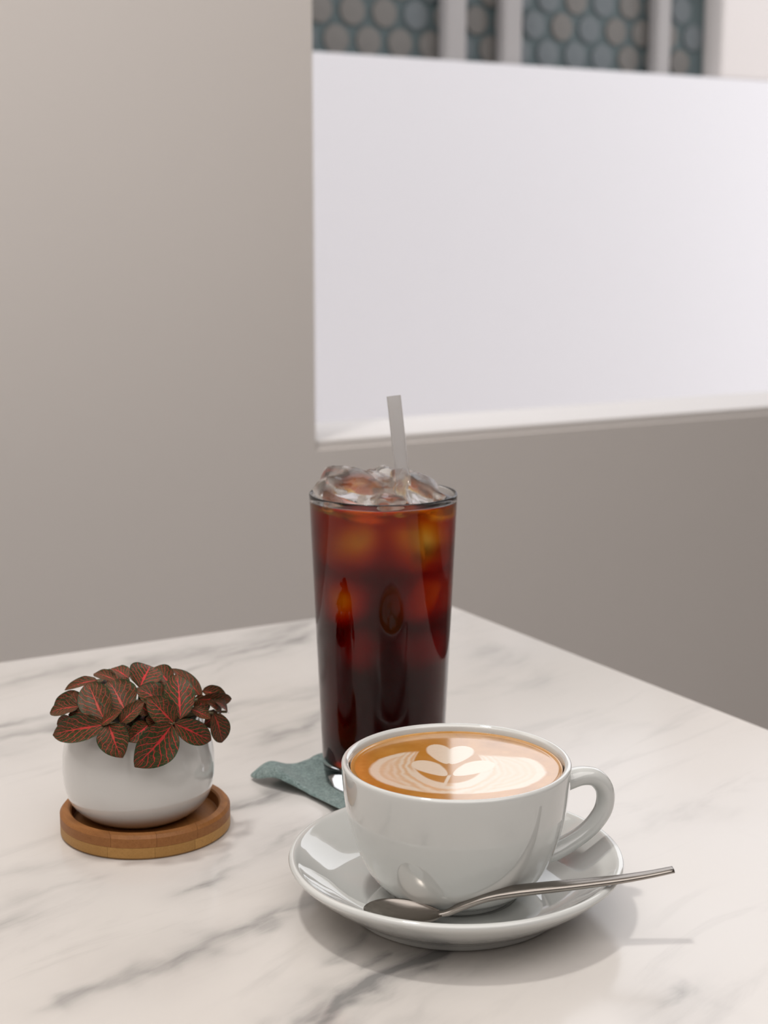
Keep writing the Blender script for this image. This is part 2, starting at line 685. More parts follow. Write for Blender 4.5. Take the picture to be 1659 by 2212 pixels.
pil = tag(link('white_pillar', wbox(uo1 + 0.005, uo1 + 0.55, ON + 0.0, ON + 0.2, ZO, OT + 0.4, 0.01),
               plain('pillar_render', (0.72, 0.67, 0.64, 1), 0.8, var=0.02, scale=1), smooth=False),
          'cream white pillar right of the teal patterned screen', 'pillar')

# ------------------------------------------------------------------ table
corner = on_plane(948, 1296)
cu, cv = corner.dot(UX), corner.dot(VX)
TL, TW = 1.25, 1.25
tu0, tv0 = cu - TL, cv - TW
TH = 0.02
table = empty('marble_table', uvz(cu - TL / 2, cv - TW / 2, 0) , 'square white marble table with grey veins carrying the drinks', 'table')


def vnoise(x, y, seed, octs=4):
    rs = np.random.RandomState(seed)
    out = np.zeros_like(x)
    amp, tot = 1.0, 0.0
    for o in range(octs):
        g = rs.rand(256, 256)
        xf, yf = x * 2 ** o, y * 2 ** o
        xi, yi = np.floor(xf).astype(int), np.floor(yf).astype(int)
        fx, fy = xf - xi, yf - yi
        fx, fy = fx * fx * (3 - 2 * fx), fy * fy * (3 - 2 * fy)
        a = g[xi % 256, yi % 256]
        b = g[(xi + 1) % 256, yi % 256]
        c = g[xi % 256, (yi + 1) % 256]
        d = g[(xi + 1) % 256, (yi + 1) % 256]
        out += amp * ((a * (1 - fx) + b * fx) * (1 - fy) + (c * (1 - fx) + d * fx) * fy)
        tot += amp
        amp *= 0.55
    return out / tot


# vein strokes: picture points measured on the table plane, width (m), depth of colour
VEINS = [
    ([(-60, 1650), (60, 1600), (190, 1550), (330, 1500), (430, 1470), (560, 1420), (650, 1370)], 0.010, 0.42),
    ([(380, 1470), (450, 1435), (540, 1395), (640, 1350)], 0.020, 0.40),
    ([(250, 1440), (380, 1425), (480, 1400), (560, 1372)], 0.014, 0.30),
    ([(-20, 1478), (90, 1452), (220, 1430)], 0.018, 0.22),
    ([(-20, 1585), (60, 1560), (130, 1545)], 0.006, 0.35),
    ([(520, 1640), (600, 1590), (690, 1545), (760, 1500)], 0.007, 0.38),
    ([(470, 1560), (560, 1520), (640, 1500), (700, 1470)], 0.012, 0.22),
    ([(440, 1900), (470, 1860), (500, 1848)], 0.003, 0.75),
    ([(420, 1920), (520, 1860), (600, 1820), (680, 1780)], 0.006, 0.50),
    ([(540, 1850), (600, 1822), (650, 1806)], 0.004, 0.70),
    ([(490, 1760), (550, 1730), (600, 1700)], 0.008, 0.35),
    ([(80, 2180), (220, 2120), (330, 2090), (470, 2030), (600, 1960), (700, 1900)], 0.007, 0.30),
    ([(300, 2120), (420, 2040), (530, 2000), (640, 1980)], 0.006, 0.38),
    ([(-20, 2020), (70, 1945), (130, 1910), (200, 1890)], 0.010, 0.32),
    ([(0, 1900), (120, 1870), (230, 1850)], 0.012, 0.15),
    ([(690, 2240), (760, 2170), (840, 2110), (900, 2070), (960, 2040)], 0.005, 0.95),
    ([(740, 2240), (820, 2160), (900, 2110), (980, 2060)], 0.004, 0.80),
    ([(640, 2220), (720, 2150), (800, 2100), (860, 2050)], 0.006, 0.60),
    ([(760, 2090), (820, 2070), (870, 2040)], 0.003, 0.65),
    ([(860, 2240), (960, 2150), (1060, 2090), (1100, 2060)], 0.004, 0.50),
    ([(560, 2240), (650, 2190), (740, 2130)], 0.005, 0.35),
    ([(700, 2080), (760, 2020), (820, 1985)], 0.006, 0.40),
    ([(1390, 2240), (1420, 2180), (1450, 2155), (1520, 2140)], 0.005, 0.60),
    ([(1440, 2170), (1500, 2150), (1560, 2180)], 0.004, 0.40),
    ([(1060, 1400), (1110, 1440), (1150, 1480)], 0.020, 0.16),
    ([(1240, 1600), (1330, 1570), (1420, 1560)], 0.012, 0.12),
    ([(1380, 1800), (1460, 1760), (1560, 1740)], 0.008, 0.10),
]
NG = 560
us = np.linspace(tu0, cu, NG)
vs = np.linspace(tv0, cv, NG)
UU, VV = np.meshgrid(us, vs, indexing='ij')
X = UX.x * UU + VX.x * VV
Y = UX.y * UU + VX.y * VV
wx = (vnoise(X * 22 + 9, Y * 22 + 40, 3) - 0.5) * 0.035
wy = (vnoise(X * 22 + 70, Y * 22 + 11, 5) - 0.5) * 0.035
Xw, Yw = X + wx, Y + wy
# stretched break-up along the main vein direction
ca, sa = math.cos(math.radians(49)), math.sin(math.radians(49))
brk = vnoise((Xw * ca + Yw * sa) * 12 + 50, (-Xw * sa + Yw * ca) * 85 + 90, 8, 3)
brk = np.clip((brk - 0.28) * 2.6, 0, 1.3)
mask = np.zeros_like(X)
for pts, wd, amp in VEINS:
    P = [on_plane(a, b) for a, b in pts]
    best = np.full_like(X, 9.0)
    L = len(P) - 1
    for i in range(L):
        ax, ay, bx, by = P[i].x, P[i].y, P[i + 1].x, P[i + 1].y
        dx, dy = bx - ax, by - ay
        t = np.clip(((Xw - ax) * dx + (Yw - ay) * dy) / (dx * dx + dy * dy), 0, 1)
        d = np.hypot(Xw - ax - t * dx, Yw - ay - t * dy)
        if i == 0 or i == L - 1:
            e = t if i == 0 else 1 - t
            d = d + 0.008 * np.clip(1 - e * 3, 0, 1)
        best = np.minimum(best, d)
    amp *= 1.1
    mask = np.maximum(mask, amp * np.exp(-(best / wd) ** 2) * brk + 0.22 * amp * np.exp(-(best / (wd * 3.5)) ** 2))
mask = np.clip(mask, 0, 1)

# the slab: dense top, plain sides and underside, softened edge
verts, faces = [], []
e = 0.0025
ub, vb = us.copy(), vs.copy()
for i in range(NG):
    for j in range(NG):
        pass
PX = X.ravel()
PY = Y.ravel()
Z = np.full(PX.shape, T)
# edge ring is dropped by e and the ring inside it is pulled close
Z2 = Z.reshape(NG, NG)
Z2[0, :] -= e
Z2[-1, :] -= e
Z2[:, 0] -= e
Z2[:, -1] = T - e
top = np.stack([PX, PY, Z2.ravel()], 1)
idx = np.arange(NG * NG).reshape(NG, NG)
q = np.stack([idx[:-1, :-1], idx[1:, :-1], idx[1:, 1:], idx[:-1, 1:]], -1).reshape(-1, 4)
border = np.concatenate([idx[:, 0], idx[-1, 1:], idx[-2::-1, -1], idx[0, -2:0:-1]])
low = top[border].copy()
low[:, 2] = T - TH
nb = len(border)
li = np.arange(nb) + NG * NG
sideq = np.stack([border, li, np.roll(li, -1), np.roll(border, -1)], -1)
allv = np.concatenate([top, low])
me = bpy.data.meshes.new('tabletop')
fl = [tuple(map(int, f)) for f in q] + [tuple(map(int, f)) for f in sideq] + [tuple(int(x) for x in li[::-1])]
me.from_pydata([tuple(map(float, v)) for v in allv], [], fl)
at = me.attributes.new('vein', 'FLOAT', 'POINT')
at.data.foreach_set('value', np.concatenate([mask.ravel(), mask.ravel()[border]]).astype(np.float32))
me.update()
sub('tabletop', me, M_MARBLE, table, smooth=False)
cu0, cv0 = cu - TL / 2, cv - TW / 2
c0 = uvz(cu0, cv0, 0)
bm = lathe([(0, 0.0), (0.26, 0.0), (0.27, 0.006), (0.26, 0.014), (0.06, 0.024), (0, 0.026)], 64)
bmesh.ops.translate(bm, verts=bm.verts, vec=c0)
sub('base_plate', bm, M_METAL, table)
bm = lathe([(0, 0.024), (0.038, 0.024), (0.038, T - TH - 0.012), (0, T - TH - 0.012)], 48)
bmesh.ops.translate(bm, verts=bm.verts, vec=c0)
sub('column', bm, M_METAL, table)
sub('mounting_plate', wbox(cu0 - 0.2, cu0 + 0.2, cv0 - 0.2, cv0 + 0.2, T - TH - 0.012, T - TH), M_METAL, table, smooth=False)

# ------------------------------------------------------------------ cup and saucer
CUP = Vector((0.0314, 0.6290, T))
saucer = link('saucer', lathe([
    (0, 0.0040), (0.026, 0.0040), (0.030, 0.0036), (0.040, 0.0026), (0.0445, 0.0006), (0.0460, 0.0), (0.0475, 0.0006),
    (0.0490, 0.0034), (0.0560, 0.0074), (0.0650, 0.0138), (0.0706, 0.0186), (0.0730, 0.0212), (0.0733, 0.0226),
    (0.0722, 0.0237), (0.0704, 0.0234), (0.0670, 0.0208), (0.0600, 0.0158), (0.0520, 0.0112), (0.0420, 0.0082),
    (0.0320, 0.0068), (0.0285, 0.0062), (0.0272, 0.0056), (0.0250, 0.0055), (0, 0.0055)], 160, 4), M_PORC, loc=CUP)
tag(saucer, 'white porcelain saucer with upturned rim under the latte cup', 'saucer')

ZB = 0.0057
cup = empty('latte_cup', CUP + Vector((0, 0, ZB)), 'wide white porcelain cup with ear handle full of latte', 'cup')
prof = [(0, 0.0086), (0.020, 0.0084), (0.0236, 0.0068), (0.0245, 0.0061), (0.0256, 0.0057), (0.0266, 0.0062),
        (0.0274, 0.0080), (0.0300, 0.0096), (0.0345, 0.0128), (0.0395, 0.0190), (0.0437, 0.0285), (0.0467, 0.0385), (0.0486, 0.0485),
        (0.0496, 0.0580), (0.0499, 0.0638), (0.0497, 0.0656), (0.0487, 0.0664), (0.0475, 0.0659), (0.0466, 0.0642),
        (0.0458, 0.0560), (0.0445, 0.0460), (0.0420, 0.0350), (0.0370, 0.0240), (0.0300, 0.0165), (0.0200, 0.0125), (0, 0.0112)]
prof = [(r, z - ZB) for r, z in prof]
link('body', lathe(prof, 160, 4), M_PORC, cup)
HA = math.radians(12)
hd = Vector((math.cos(HA), math.sin(HA), 0))
cen = [(0.0455, 0.0515), (0.0510, 0.0530), (0.0578, 0.0542), (0.0640, 0.0528), (0.0684, 0.0472), (0.0686, 0.0395), (0.0650, 0.0328),
       (0.0590, 0.0272), (0.0510, 0.0225), (0.0440, 0.0198), (0.0385, 0.0190)]
siz = [(0.0072, 0.0052), (0.0060, 0.0046), (0.0052, 0.0042), (0.0049, 0.0041), (0.0049, 0.0041), (0.0049, 0.0040), (0.0050, 0.0038), (0.0050, 0.0037),
       (0.0054, 0.0039), (0.0062, 0.0042), (0.0066, 0.0044)]
cc = catmull([(r, z, 0) for r, z in cen], 6)
ss = catmull([(a, b, 0) for a, b in siz], 6)
hp = [hd * p.x + Vector((0, 0, p.y - ZB)) for p in cc]
# sweep in the handle's own plane
bm = bmesh.new()
side = Vector((-hd.y, hd.x, 0))
rings = []
for i, p in enumerate(hp):
    t = (hp[min(i + 1, len(hp) - 1)] - hp[max(i - 1, 0)]).normalized()
    nn = side.cross(t).normalized()
    ring = []
    for k in range(24):
        an = 2 * math.pi * k / 24
        ring.append(bm.verts.new(p + side * (ss[i].x * math.cos(an)) + nn * (ss[i].y * math.sin(an))))
    rings.append(ring)
for a, b in zip(rings, rings[1:]):
    for k in range(24):
        bm.faces.new((a[k], a[(k + 1) % 24], b[(k + 1) % 24], b[k]))
bm.faces.new(rings[0][::-1])
bm.faces.new(rings[-1])
bmesh.ops.recalc_face_normals(bm, faces=bm.faces)
link('handle', bm, M_PORC, cup)

# latte: foam surface with the poured leaf
RL = 0.0460
ZL = 0.0628


def sm(a, b, x):
    t = np.clip((x - a) / (b - a), 0, 1)
    return t * t * (3 - 2 * t)


def latte_color(x, y):
    """x right, y away, unit disc; returns linear rgb"""
    n1 = vnoise(x * 5 + 20, y * 5 + 20, 21, 4) - 0.5
    n2 = vnoise(x * 14 + 50, y * 30 + 20, 22, 3) - 0.5
    r = np.hypot(x, y)
    crema = np.array([0.48, 0.225, 0.040])
    dark = np.array([0.36, 0.135, 0.022])
    pale = np.array([0.72, 0.49, 0.25])
    milk = np.array([0.74, 0.63, 0.50])
    base = crema[None, None, :] + (n1[..., None] * np.array([0.22, 0.13, 0.05]))
    # circular streaks around the rim
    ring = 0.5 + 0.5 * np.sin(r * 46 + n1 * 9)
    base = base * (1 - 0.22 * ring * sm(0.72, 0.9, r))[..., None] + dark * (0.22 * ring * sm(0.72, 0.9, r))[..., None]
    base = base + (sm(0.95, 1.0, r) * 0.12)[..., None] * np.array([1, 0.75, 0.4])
    out = base
    # pale base pushed into folded rings around a crema channel
    er = np.hypot((x - 0.01) / 0.83, (y + 0.09) / 0.62)
    kr = np.hypot((x + 0.07) / (0.385 - 0.13 * (y - 0.0 + np.sqrt(y * y + 0.02))), (y - 0.35) / 0.79)
    body = sm(1.02, 0.97, er + n1 * 0.05)
    lid = sm(0.46, 0.38, y + 0.16 * np.abs(x + 0.36) + n1 * 0.05)
    body = body * lid
    outer_l = 0.5 + 0.5 * np.cos((er + n1 * 0.10) * 62)
    tone = 0.52 + 0.26 * outer_l + 0.45 * sm(0.87, 0.93, er)
    fold = 0.5 + 0.5 * np.cos((kr - 1.03 + n1 * 0.22 + 0.10 * np.sqrt(y * y + 0.03)) * 38)
    near = sm(1.75, 1.15, kr)
    tone = tone * (1 - near) + near * (0.25 + 0.80 * fold)
    tone = np.clip(tone, 0, 1)
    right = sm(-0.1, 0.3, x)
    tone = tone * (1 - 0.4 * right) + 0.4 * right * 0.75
    colr = crema * 1.25 + (milk - crema * 1.25) * (0.25 + 0.75 * tone[..., None])
    out = out * (1 - body[..., None]) + colr * body[..., None]
    ch = sm(1.04, 0.97, kr + n1 * 0.04)
    out = out * (1 - ch[..., None]) + (crema * 1.0 + n1[..., None] * 0.06) * ch[..., None]
    low = sm(0.99, 1.02, kr) * sm(1.21, 1.15, kr) * sm(0.0, -0.2, y) * sm(0.02, -0.03, -np.abs(x + 0.08) + 0.03)
    out = out * (1 - low[..., None]) + milk * low[..., None]

    def petal(px, py, qx, qy, w, fat=0.5):
        dx, dy = qx - px, qy - py
        L = math.hypot(dx, dy)
        tt = ((x - px) * dx + (y - py) * dy) / L / L
        s = ((x - px) * dy - (y - py) * dx) / L
        pr = np.sqrt(np.clip(1 - np.abs((tt - 0.55) / 0.47) ** 2.8, 0, 1)) * (0.45 + 0.55 * np.clip(tt * 1.6, 0, 1))
        return sm(1.08, 0.86, np.abs(s) / np.maximum(w * pr, 1e-4)) * (tt > 0.06) * (tt < 1.03)

    m = np.zeros_like(x)
    for a in ((-0.085, -0.28, -0.37, 0.15, 0.135), (-0.06, -0.27, 0.33, 0.13, 0.145),
              (-0.075, 0.03, -0.18, 0.62, 0.125), (-0.055, 0.03, 0.11, 0.57, 0.135)):
        m = np.maximum(m, petal(*a))
    rim = np.clip(m, 0, 1)
    out = out * (1 - rim[..., None]) + milk * 1.04 * rim[..., None]
    # stem line drawn through the heart
    st = sm(0.022, 0.010, np.abs(x + 0.085 - 0.22 * (y + 0.28))) * sm(-0.50, -0.44, y) * sm(-0.2, -0.26, y)
    out = out * (1 - st[..., None]) + milk * st[..., None]
    out = out * (1 + 0.05 * n2[..., None])
    return np.clip(out, 0, 1)


def make_latte():
    NR, NS = 150, 560
    rr = np.linspace(0, 1, NR) ** 0.85
    th = np.linspace(0, 2 * math.pi, NS, endpoint=False)
    R_, T_ = np.meshgrid(rr[1:], th, indexing='ij')
    x, y = R_ * np.cos(T_), R_ * np.sin(T_)
    c = latte_color(x, y).reshape(-1, 3)
    c0_ = latte_color(np.array([[0.0]]), np.array([[0.0]])).reshape(-1, 3)
    z = 0.0006 * sm(0.955, 1.0, R_)
    V = np.stack([x * RL, y * RL, z], -1).reshape(-1, 3)
    V = np.concatenate([[[0, 0, 0]], V])
    cols = np.concatenate([c0_, c])
    f = []
    for k in range(NS):
        f.append((0, 1 + k, 1 + (k + 1) % NS))
    base = np.arange(NS)
    for i in range(NR - 2):
        a = 1 + i * NS + base
        b = 1 + i * NS + (base + 1) % NS
        f += list(zip(a.tolist(), (a + NS).tolist(), (b + NS).tolist(), b.tolist()))
    # underside: a shallow body of coffee inside the bowl
    last = 1 + (NR - 2) * NS
    n0 = len(V)
    low = []
    ringr = [(0.0440, -0.010), (0.0390, -0.028), (0.028, -0.0405)]
    for r_, z_ in ringr:
        for k in range(NS):
            low.append((r_ * math.cos(th[k]), r_ * math.sin(th[k]), z_))
    low.append((0, 0, -0.0435))
    V = np.concatenate([V, np.array(low)])
    prev = last
    for i in range(3):
        cur = n0 + i * NS
        for k in range(NS):
            k2 = (k + 1) % NS
            f.append((prev + k, cur + k, cur + k2, prev + k2))
        prev = cur
    cidx = n0 + 3 * NS
    for k in range(NS):
        f.append((prev + k, cidx, prev + (k + 1) % NS))
    cols = np.concatenate([cols, np.tile([[0.4, 0.2, 0.08]], (len(low), 1))])
    me = bpy.data.meshes.new('latte')
    me.from_pydata([tuple(v) for v in V.tolist()], [], f)
    at = me.color_attributes.new('art', 'FLOAT_COLOR', 'POINT')
    at.data.foreach_set('color', np.concatenate([cols, np.ones((len(cols), 1))], 1).astype(np.float32).ravel())
    me.update()
    return me


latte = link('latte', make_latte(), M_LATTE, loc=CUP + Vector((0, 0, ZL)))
tag(latte, 'latte with white leaf and heart foam art filling the white cup', 'coffee')

# ------------------------------------------------------------------ spoon
spoon = empty('teaspoon', Vector((0.0073, 0.588, T + 0.0155)), 'brushed steel teaspoon lying across the saucer in front of the cup', 'spoon')
sp_dir = Vector((0.0900, 0.0052, 0)).normalized()
sp_side = Vector((-sp_dir.y, sp_dir.x, 0))
S0 = Vector((0.0073, 0.588, T))


def spoon_pt(x, z, s=0.0):
    return S0 + sp_dir * (x - 0.0073) + sp_side * s + Vector((0, 0, z)) - spoon.location


# bowl: two shells (hollow above, rounded below)
bm = bmesh.new()
NB, NA = 10, 48
x0, x1 = -0.0085, 0.0245
Lb = x1 - x0


def bowl_w(t):
    return 0.0112 * (math.sin(math.pi * min(1, t ** 0.85)) ** 0.62 if 0 < t < 1 else 0)


grid = {}
NX, NY = 36, 16
rows = []
for layer in (0, 1):
    for i in range(NX + 1):
        t = i / NX
        tt = 0.5 - 0.5 * math.cos(math.pi * t)
        w = max(bowl_w(tt), 0.0014 if tt > 0.5 else 0.0002)
        for j in range(NY + 1):
            s = -1 + 2 * j / NY
            s = math.sin(s * math.pi / 2)
            depth = 0.0050 * max(0, 1 - s * s) ** 0.7 * max(0.0, math.sin(math.pi * tt)) ** 0.75
            zr = 0.0165 - 0.0030 * tt ** 1.5
            z = zr - depth - (0.0009 * (1 - 0.35 * abs(s)) if layer else 0.0)
            grid[layer, i, j] = bm.verts.new(spoon_pt(x0 + Lb * tt, z, w * s))
for layer in (0, 1):
    for i in range(NX):
        for j in range(NY):
            v = [grid[layer, i, j], grid[layer, i + 1, j], grid[layer, i + 1, j + 1], grid[layer, i, j + 1]]
            bm.faces.new(v if layer == 0 else v[::-1])
for i in range(NX):
    bm.faces.new((grid[0, i, 0], grid[1, i, 0], grid[1, i + 1, 0], grid[0, i + 1, 0]))
    bm.faces.new((grid[0, i, NY], grid[0, i + 1, NY], grid[1, i + 1, NY], grid[1, i, NY]))
for j in range(NY):
    bm.faces.new((grid[0, 0, j], grid[0, 0, j + 1], grid[1, 0, j + 1], grid[1, 0, j]))
    bm.faces.new((grid[0, NX, j], grid[1, NX, j], grid[1, NX, j + 1], grid[0, NX, j + 1]))
bmesh.ops.recalc_face_normals(bm, faces=bm.faces)
link('bowl', bm, M_STEEL, spoon)
hpts = [(0.0225, 0.0132), (0.0270, 0.0140), (0.0330, 0.0168), (0.0420, 0.0204), (0.0520, 0.0223), (0.0660, 0.0237),
        (0.0800, 0.0249), (0.0973, 0.0266), (0.1100, 0.0284), (0.1207, 0.0304)]
hs = [(0.0018, 0.0010), (0.0019, 0.0013), (0.0026, 0.0015), (0.0036, 0.0017), (0.0040, 0.0018), (0.0040, 0.0017), (0.0037, 0.0015),
      (0.0031, 0.0013), (0.0027, 0.0011), (0.0024, 0.0010)]
cc = catmull([(a, b, 0) for a, b in hpts], 6)
ss = catmull([(a, b, 0) for a, b in hs], 6)
link('handle', sweep([spoon_pt(p.x, p.y) for p in cc], [(q.x, q.y) for q in ss], Vector((0, 0, 1)), 20, 2.6), M_STEEL, spoon)

# ------------------------------------------------------------------ cloth coaster
GC = Vector((-0.0004, 0.7785, T))          # glass axis
cl = [Vector((-0.0725, 0.7815)), Vector((0.0010, 0.7075)), Vector((0.0700, 0.7720)), Vector((0.0040, 0.8480))]
NC = 120


def cloth_z(p):
    d = (p - Vector((GC.x, GC.y))).length
    k = min(1.0, max(0.0, (d - 0.035) / 0.022))
    k = k * k * (3 - 2 * k)
    n = noise.noise(Vector((p.x * 42, p.y * 42, 3.3)))
    w = 0.5 + 0.5 * math.sin((p.x * 1.0 + p.y * 0.55) * 190 + 1.2 * n)
    return 0.0004 + k * (0.0040 * w + 0.0026 * (n + 0.5))


bm = bmesh.new()
g = {}
for layer in (0, 1):
    for i in range(NC + 1):
        for j in range(NC + 1):
            a, b = i / NC, j / NC
            # rounded corners and a slightly ragged outline
            p = (cl[0] * (1 - a) * (1 - b) + cl[1] * a * (1 - b) + cl[2] * a * b + cl[3] * (1 - a) * b)
            c2 = Vector((GC.x, GC.y))
            ee = max(abs(a - 0.5), abs(b - 0.5)) * 2
            crn = (abs(a - 0.5) * 2) ** 8 * (abs(b - 0.5) * 2) ** 8
            q2 = p + (c2 - p) * (0.035 * crn)
            rag = noise.noise(Vector((p.x * 120, p.y * 120, 9))) * 0.0014 * ee ** 6
            q2 = q2 + (q2 - c2).normalized() * (rag + 0.003 * math.sin((a - b) * 9 + 1) * ee ** 4)
            z = max(0.0003, cloth_z(q2))
            th = 0.0022 * (1 - ee ** 30)
            z = z + th if layer == 0 else z - 0.0002
            g[layer, i, j] = bm.verts.new((q2.x, q2.y, T + z))
for layer in (0, 1):
    for i in range(NC):
        for j in range(NC):
            v = [g[layer, i, j], g[layer, i + 1, j], g[layer, i + 1, j + 1], g[layer, i, j + 1]]
            bm.faces.new(v if layer == 0 else v[::-1])
for i in range(NC):
    for j in (0, NC):
        bm.faces.new((g[0, i, j], g[1, i, j], g[1, i + 1, j], g[0, i + 1, j]))
        bm.faces.new((g[0, j, i], g[0, j, i + 1], g[1, j, i + 1], g[1, j, i]))
bmesh.ops.recalc_face_normals(bm, faces=bm.faces)
coaster = link('cloth_coaster', bm, M_FELT)
tag(coaster, 'crumpled teal cloth coaster under the glass of iced coffee', 'coaster')

# ------------------------------------------------------------------ glass of iced coffee
ZG = 0.0022
GO = GC + Vector((0, 0, ZG))
GH = 0.1560
ro = lambda z: 0.0320 + (0.0386 - 0.0320) * (z / GH)
wt = 0.0013
outer = [(0, 0.0008), (0.026, 0.0008), (0.0285, 0.0), (0.0300, 0.0004), (0.0313, 0.0022), (0.0319, 0.0055), (ro(0.010), 0.010)]
outer += [(ro(z), z) for z in (0.02, 0.04, 0.07, 0.10, 0.13, 0.150)]
outer += [(ro(0.1545), 0.1545), (ro(GH), GH - 0.0008), (ro(GH) - 0.0002, GH - 0.0002), (ro(GH) - wt / 2, GH), (ro(GH) - wt, GH - 0.0004)]
inner = [(ro(z) - wt - 0.0002, z) for z in (0.1550, 0.1524, 0.1518, 0.13, 0.10, 0.07, 0.04, 0.026)]
inner += [(0.0300, 0.0165), (0.0280, 0.0130), (0.0240, 0.0110), (0.015, 0.0102), (0, 0.0100)]
bm = lathe(outer + inner, 128)
wl = bm.verts.layers.float.new('wet')
for v in bm.verts:
    rv = math.hypot(v.co.x, v.co.y)
    if v.co.z < 0.1520 and v.co.z > 0.0099 and rv < ro(v.co.z) - 0.0008:
        v[wl] = 1.0
glass = link('drinking_glass', bm, M_GLASS, loc=GO)
tag(glass, 'tall clear tapered glass holding dark iced coffee', 'glass')


def ice_bm(center, size, seed, rotv, inv=False, lump=0.16, sub_=3, sq=0.5):
    bm = bmesh.new()
    bmesh.ops.create_cube(bm, size=1.0)
    bmesh.ops.subdivide_edges(bm, edges=bm.edges[:], cuts=2 ** sub_ - 1, use_grid_fill=True)
    R = Matrix.Rotation(rotv[0], 3, 'X') @ Matrix.Rotation(rotv[1], 3, 'Y') @ Matrix.Rotation(rotv[2], 3, 'Z')
    for v in bm.verts:
        c = v.co.copy()
        s = c.normalized() * 0.62
        p = c * (1 - sq) + s * sq
        p *= 1 + lump * noise.noise(c * 2.2 + Vector((seed * 3.1, seed, 0)))
        p += c.normalized() * 0.02 * noise.noise(c * 6 + Vector((seed, 0, seed)))
        v.co = R @ Vector((p.x * size[0], p.y * size[1], p.z * size[2])) + Vector(center)
    bmesh.ops.recalc_face_normals(bm, faces=bm.faces)
    if inv:
        bmesh.ops.reverse_faces(bm, faces=bm.faces[:])
    return bm


# coffee: closed body with pockets where the sunken ice displaces it
LV = 0.1525
over = 0.0004
ri = lambda z: ro(z) - wt - 0.0002 + over
lp = [(0, 0.0100 - over), (0.015, 0.0102 - over), (0.0242, 0.0110 - over), (0.0283, 0.0129), (0.0303, 0.0164)]
lp += [(ri(z), z) for z in (0.026, 0.04, 0.07, 0.10, 0.13, LV - 0.0025, LV - 0.0004)]
lp += [(ri(LV) - 0.0012, LV), (ri(LV) - 0.006, LV - 0.0006), (0, LV - 0.0008)]
bm = lathe(lp, 128)
pk = bm.verts.layers.float.new('pocket')
wl = bm.verts.layers.float.new('wet')
for v in bm.verts:
    if v.co.z < LV - 0.0003:
        v[wl] = 1.0 if math.hypot(v.co.x, v.co.y) > 0.030 or v.co.z < 0.1 else 0.0
SUNK = [
    ((-0.0165, -0.0120, 0.1310), (0.027, 0.023, 0.026), 1, (0.3, 0.5, 0.4)),
    ((0.0175, -0.0110, 0.1320), (0.024, 0.024, 0.027), 2, (0.2, -0.3, 0.9)),
    ((0.0020, 0.0190, 0.1290), (0.029, 0.022, 0.030), 3, (0.5, 0.2, 0.1)),
    ((0.0160, 0.0085, 0.1010), (0.021, 0.022, 0.026), 4, (0.1, 0.6, 0.3)),
    ((-0.0150, 0.0120, 0.0990), (0.021, 0.021, 0.025), 5, (0.6, 0.2, 0.8)),
    ((-0.0170, -0.0150, 0.1010), (0.017, 0.017, 0.023), 10, (0.3, 0.1, 0.5)),
    ((0.0180, -0.0155, 0.1030), (0.013, 0.013, 0.023), 6, (0.2, 0.4, 0.2)),
    ((-0.0090, -0.0020, 0.0740), (0.012, 0.026, 0.020), 7, (0.15, 0.2, 0.2)),
    ((0.0150, 0.0040, 0.0730), (0.017, 0.019, 0.017), 8, (0.7, 0.1, 0.2)),
]
for c, s, sd, rv in SUNK:
    b2 = ice_bm(c, s, sd, rv, True)
    l2 = b2.verts.layers.float.new('pocket')
    for v in b2.verts:
        v[l2] = 1.0
    tmp = bpy.data.meshes.new('tmp')
    b2.to_mesh(tmp)
    b2.free()
    n0 = len(bm.verts)
    bm.from_mesh(tmp)
    bpy.data.meshes.remove(tmp)
    bm.verts.ensure_lookup_table()
    for v in bm.verts[n0:]:
        v[pk] = 1.0
coffee = link('iced_coffee', bm, M_LIQ, loc=GO)
tag(coffee, 'dark red brown iced black coffee filling the tall glass', 'coffee')

for (c, s, sd, rv, lab) in (
    ((-0.0140, -0.0040, 0.1560), (0.0360, 0.0280, 0.0190), 11, (0.2, 0.15, 0.3), 'largest clear ice lump, at the left of the tall glass'),
    ((0.0175, -0.0020, 0.1560), (0.0250, 0.0230, 0.0150), 12, (0.1, 0.5, 0.5), 'clear pointed ice lump at the right of the tall glass'),
    ((0.0010, 0.0190, 0.1565), (0.0220, 0.0170, 0.0150), 13, (0.4, 0.2, 0.2), 'small clear ice lump behind the straw in the tall glass'),
    ((0.0040, -0.0220, 0.1535), (0.0170, 0.0130, 0.0080), 14, (0.1, 0.2, 0.9), 'small clear ice lump floating at the front of the tall glass'),
):
    o = link('ice_cube', ice_bm((0, 0, 0), s, sd, rv, lump=0.34, sq=0.72), M_ICE, loc=GO + Vector(c))
    tag(o, lab, 'ice', 'ice lumps on top of the iced coffee')

# straw
a = Vector((0.0050, 0.7780, T + 0.2085))
b = Vector((0.0115, 0.7700, T + 0.1500))
d = (a - b).normalized()
b = b - d * 0.03
bm = bmesh.new()
sx = d.cross(Vector((0, 1, 0))).normalized()
sy = d.cross(sx)
rings = []
for p, r in ((b, 0.0036), (b + d * 0.0002, 0.0037), (a - d * 0.0002, 0.0037), (a, 0.0036), (a, 0.0032), (a - d * 0.0002, 0.0031), (b + d * 0.0002, 0.0031), (b, 0.0032)):
    rings.append([bm.verts.new(p + sx * r * math.cos(2 * math.pi * k / 32) + sy * r * math.sin(2 * math.pi * k / 32)) for k in range(32)])
for i in range(8):
    p, q2 = rings[i], rings[(i + 1) % 8]
    for k in range(32):
        bm.faces.new((p[k], p[(k + 1) % 32], q2[(k + 1) % 32], q2[k]))
bmesh.ops.recalc_face_normals(bm, faces=bm.faces)
tag(link('straw', bm, M_STRAW), 'clear drinking straw standing up out of the iced coffee', 'straw')

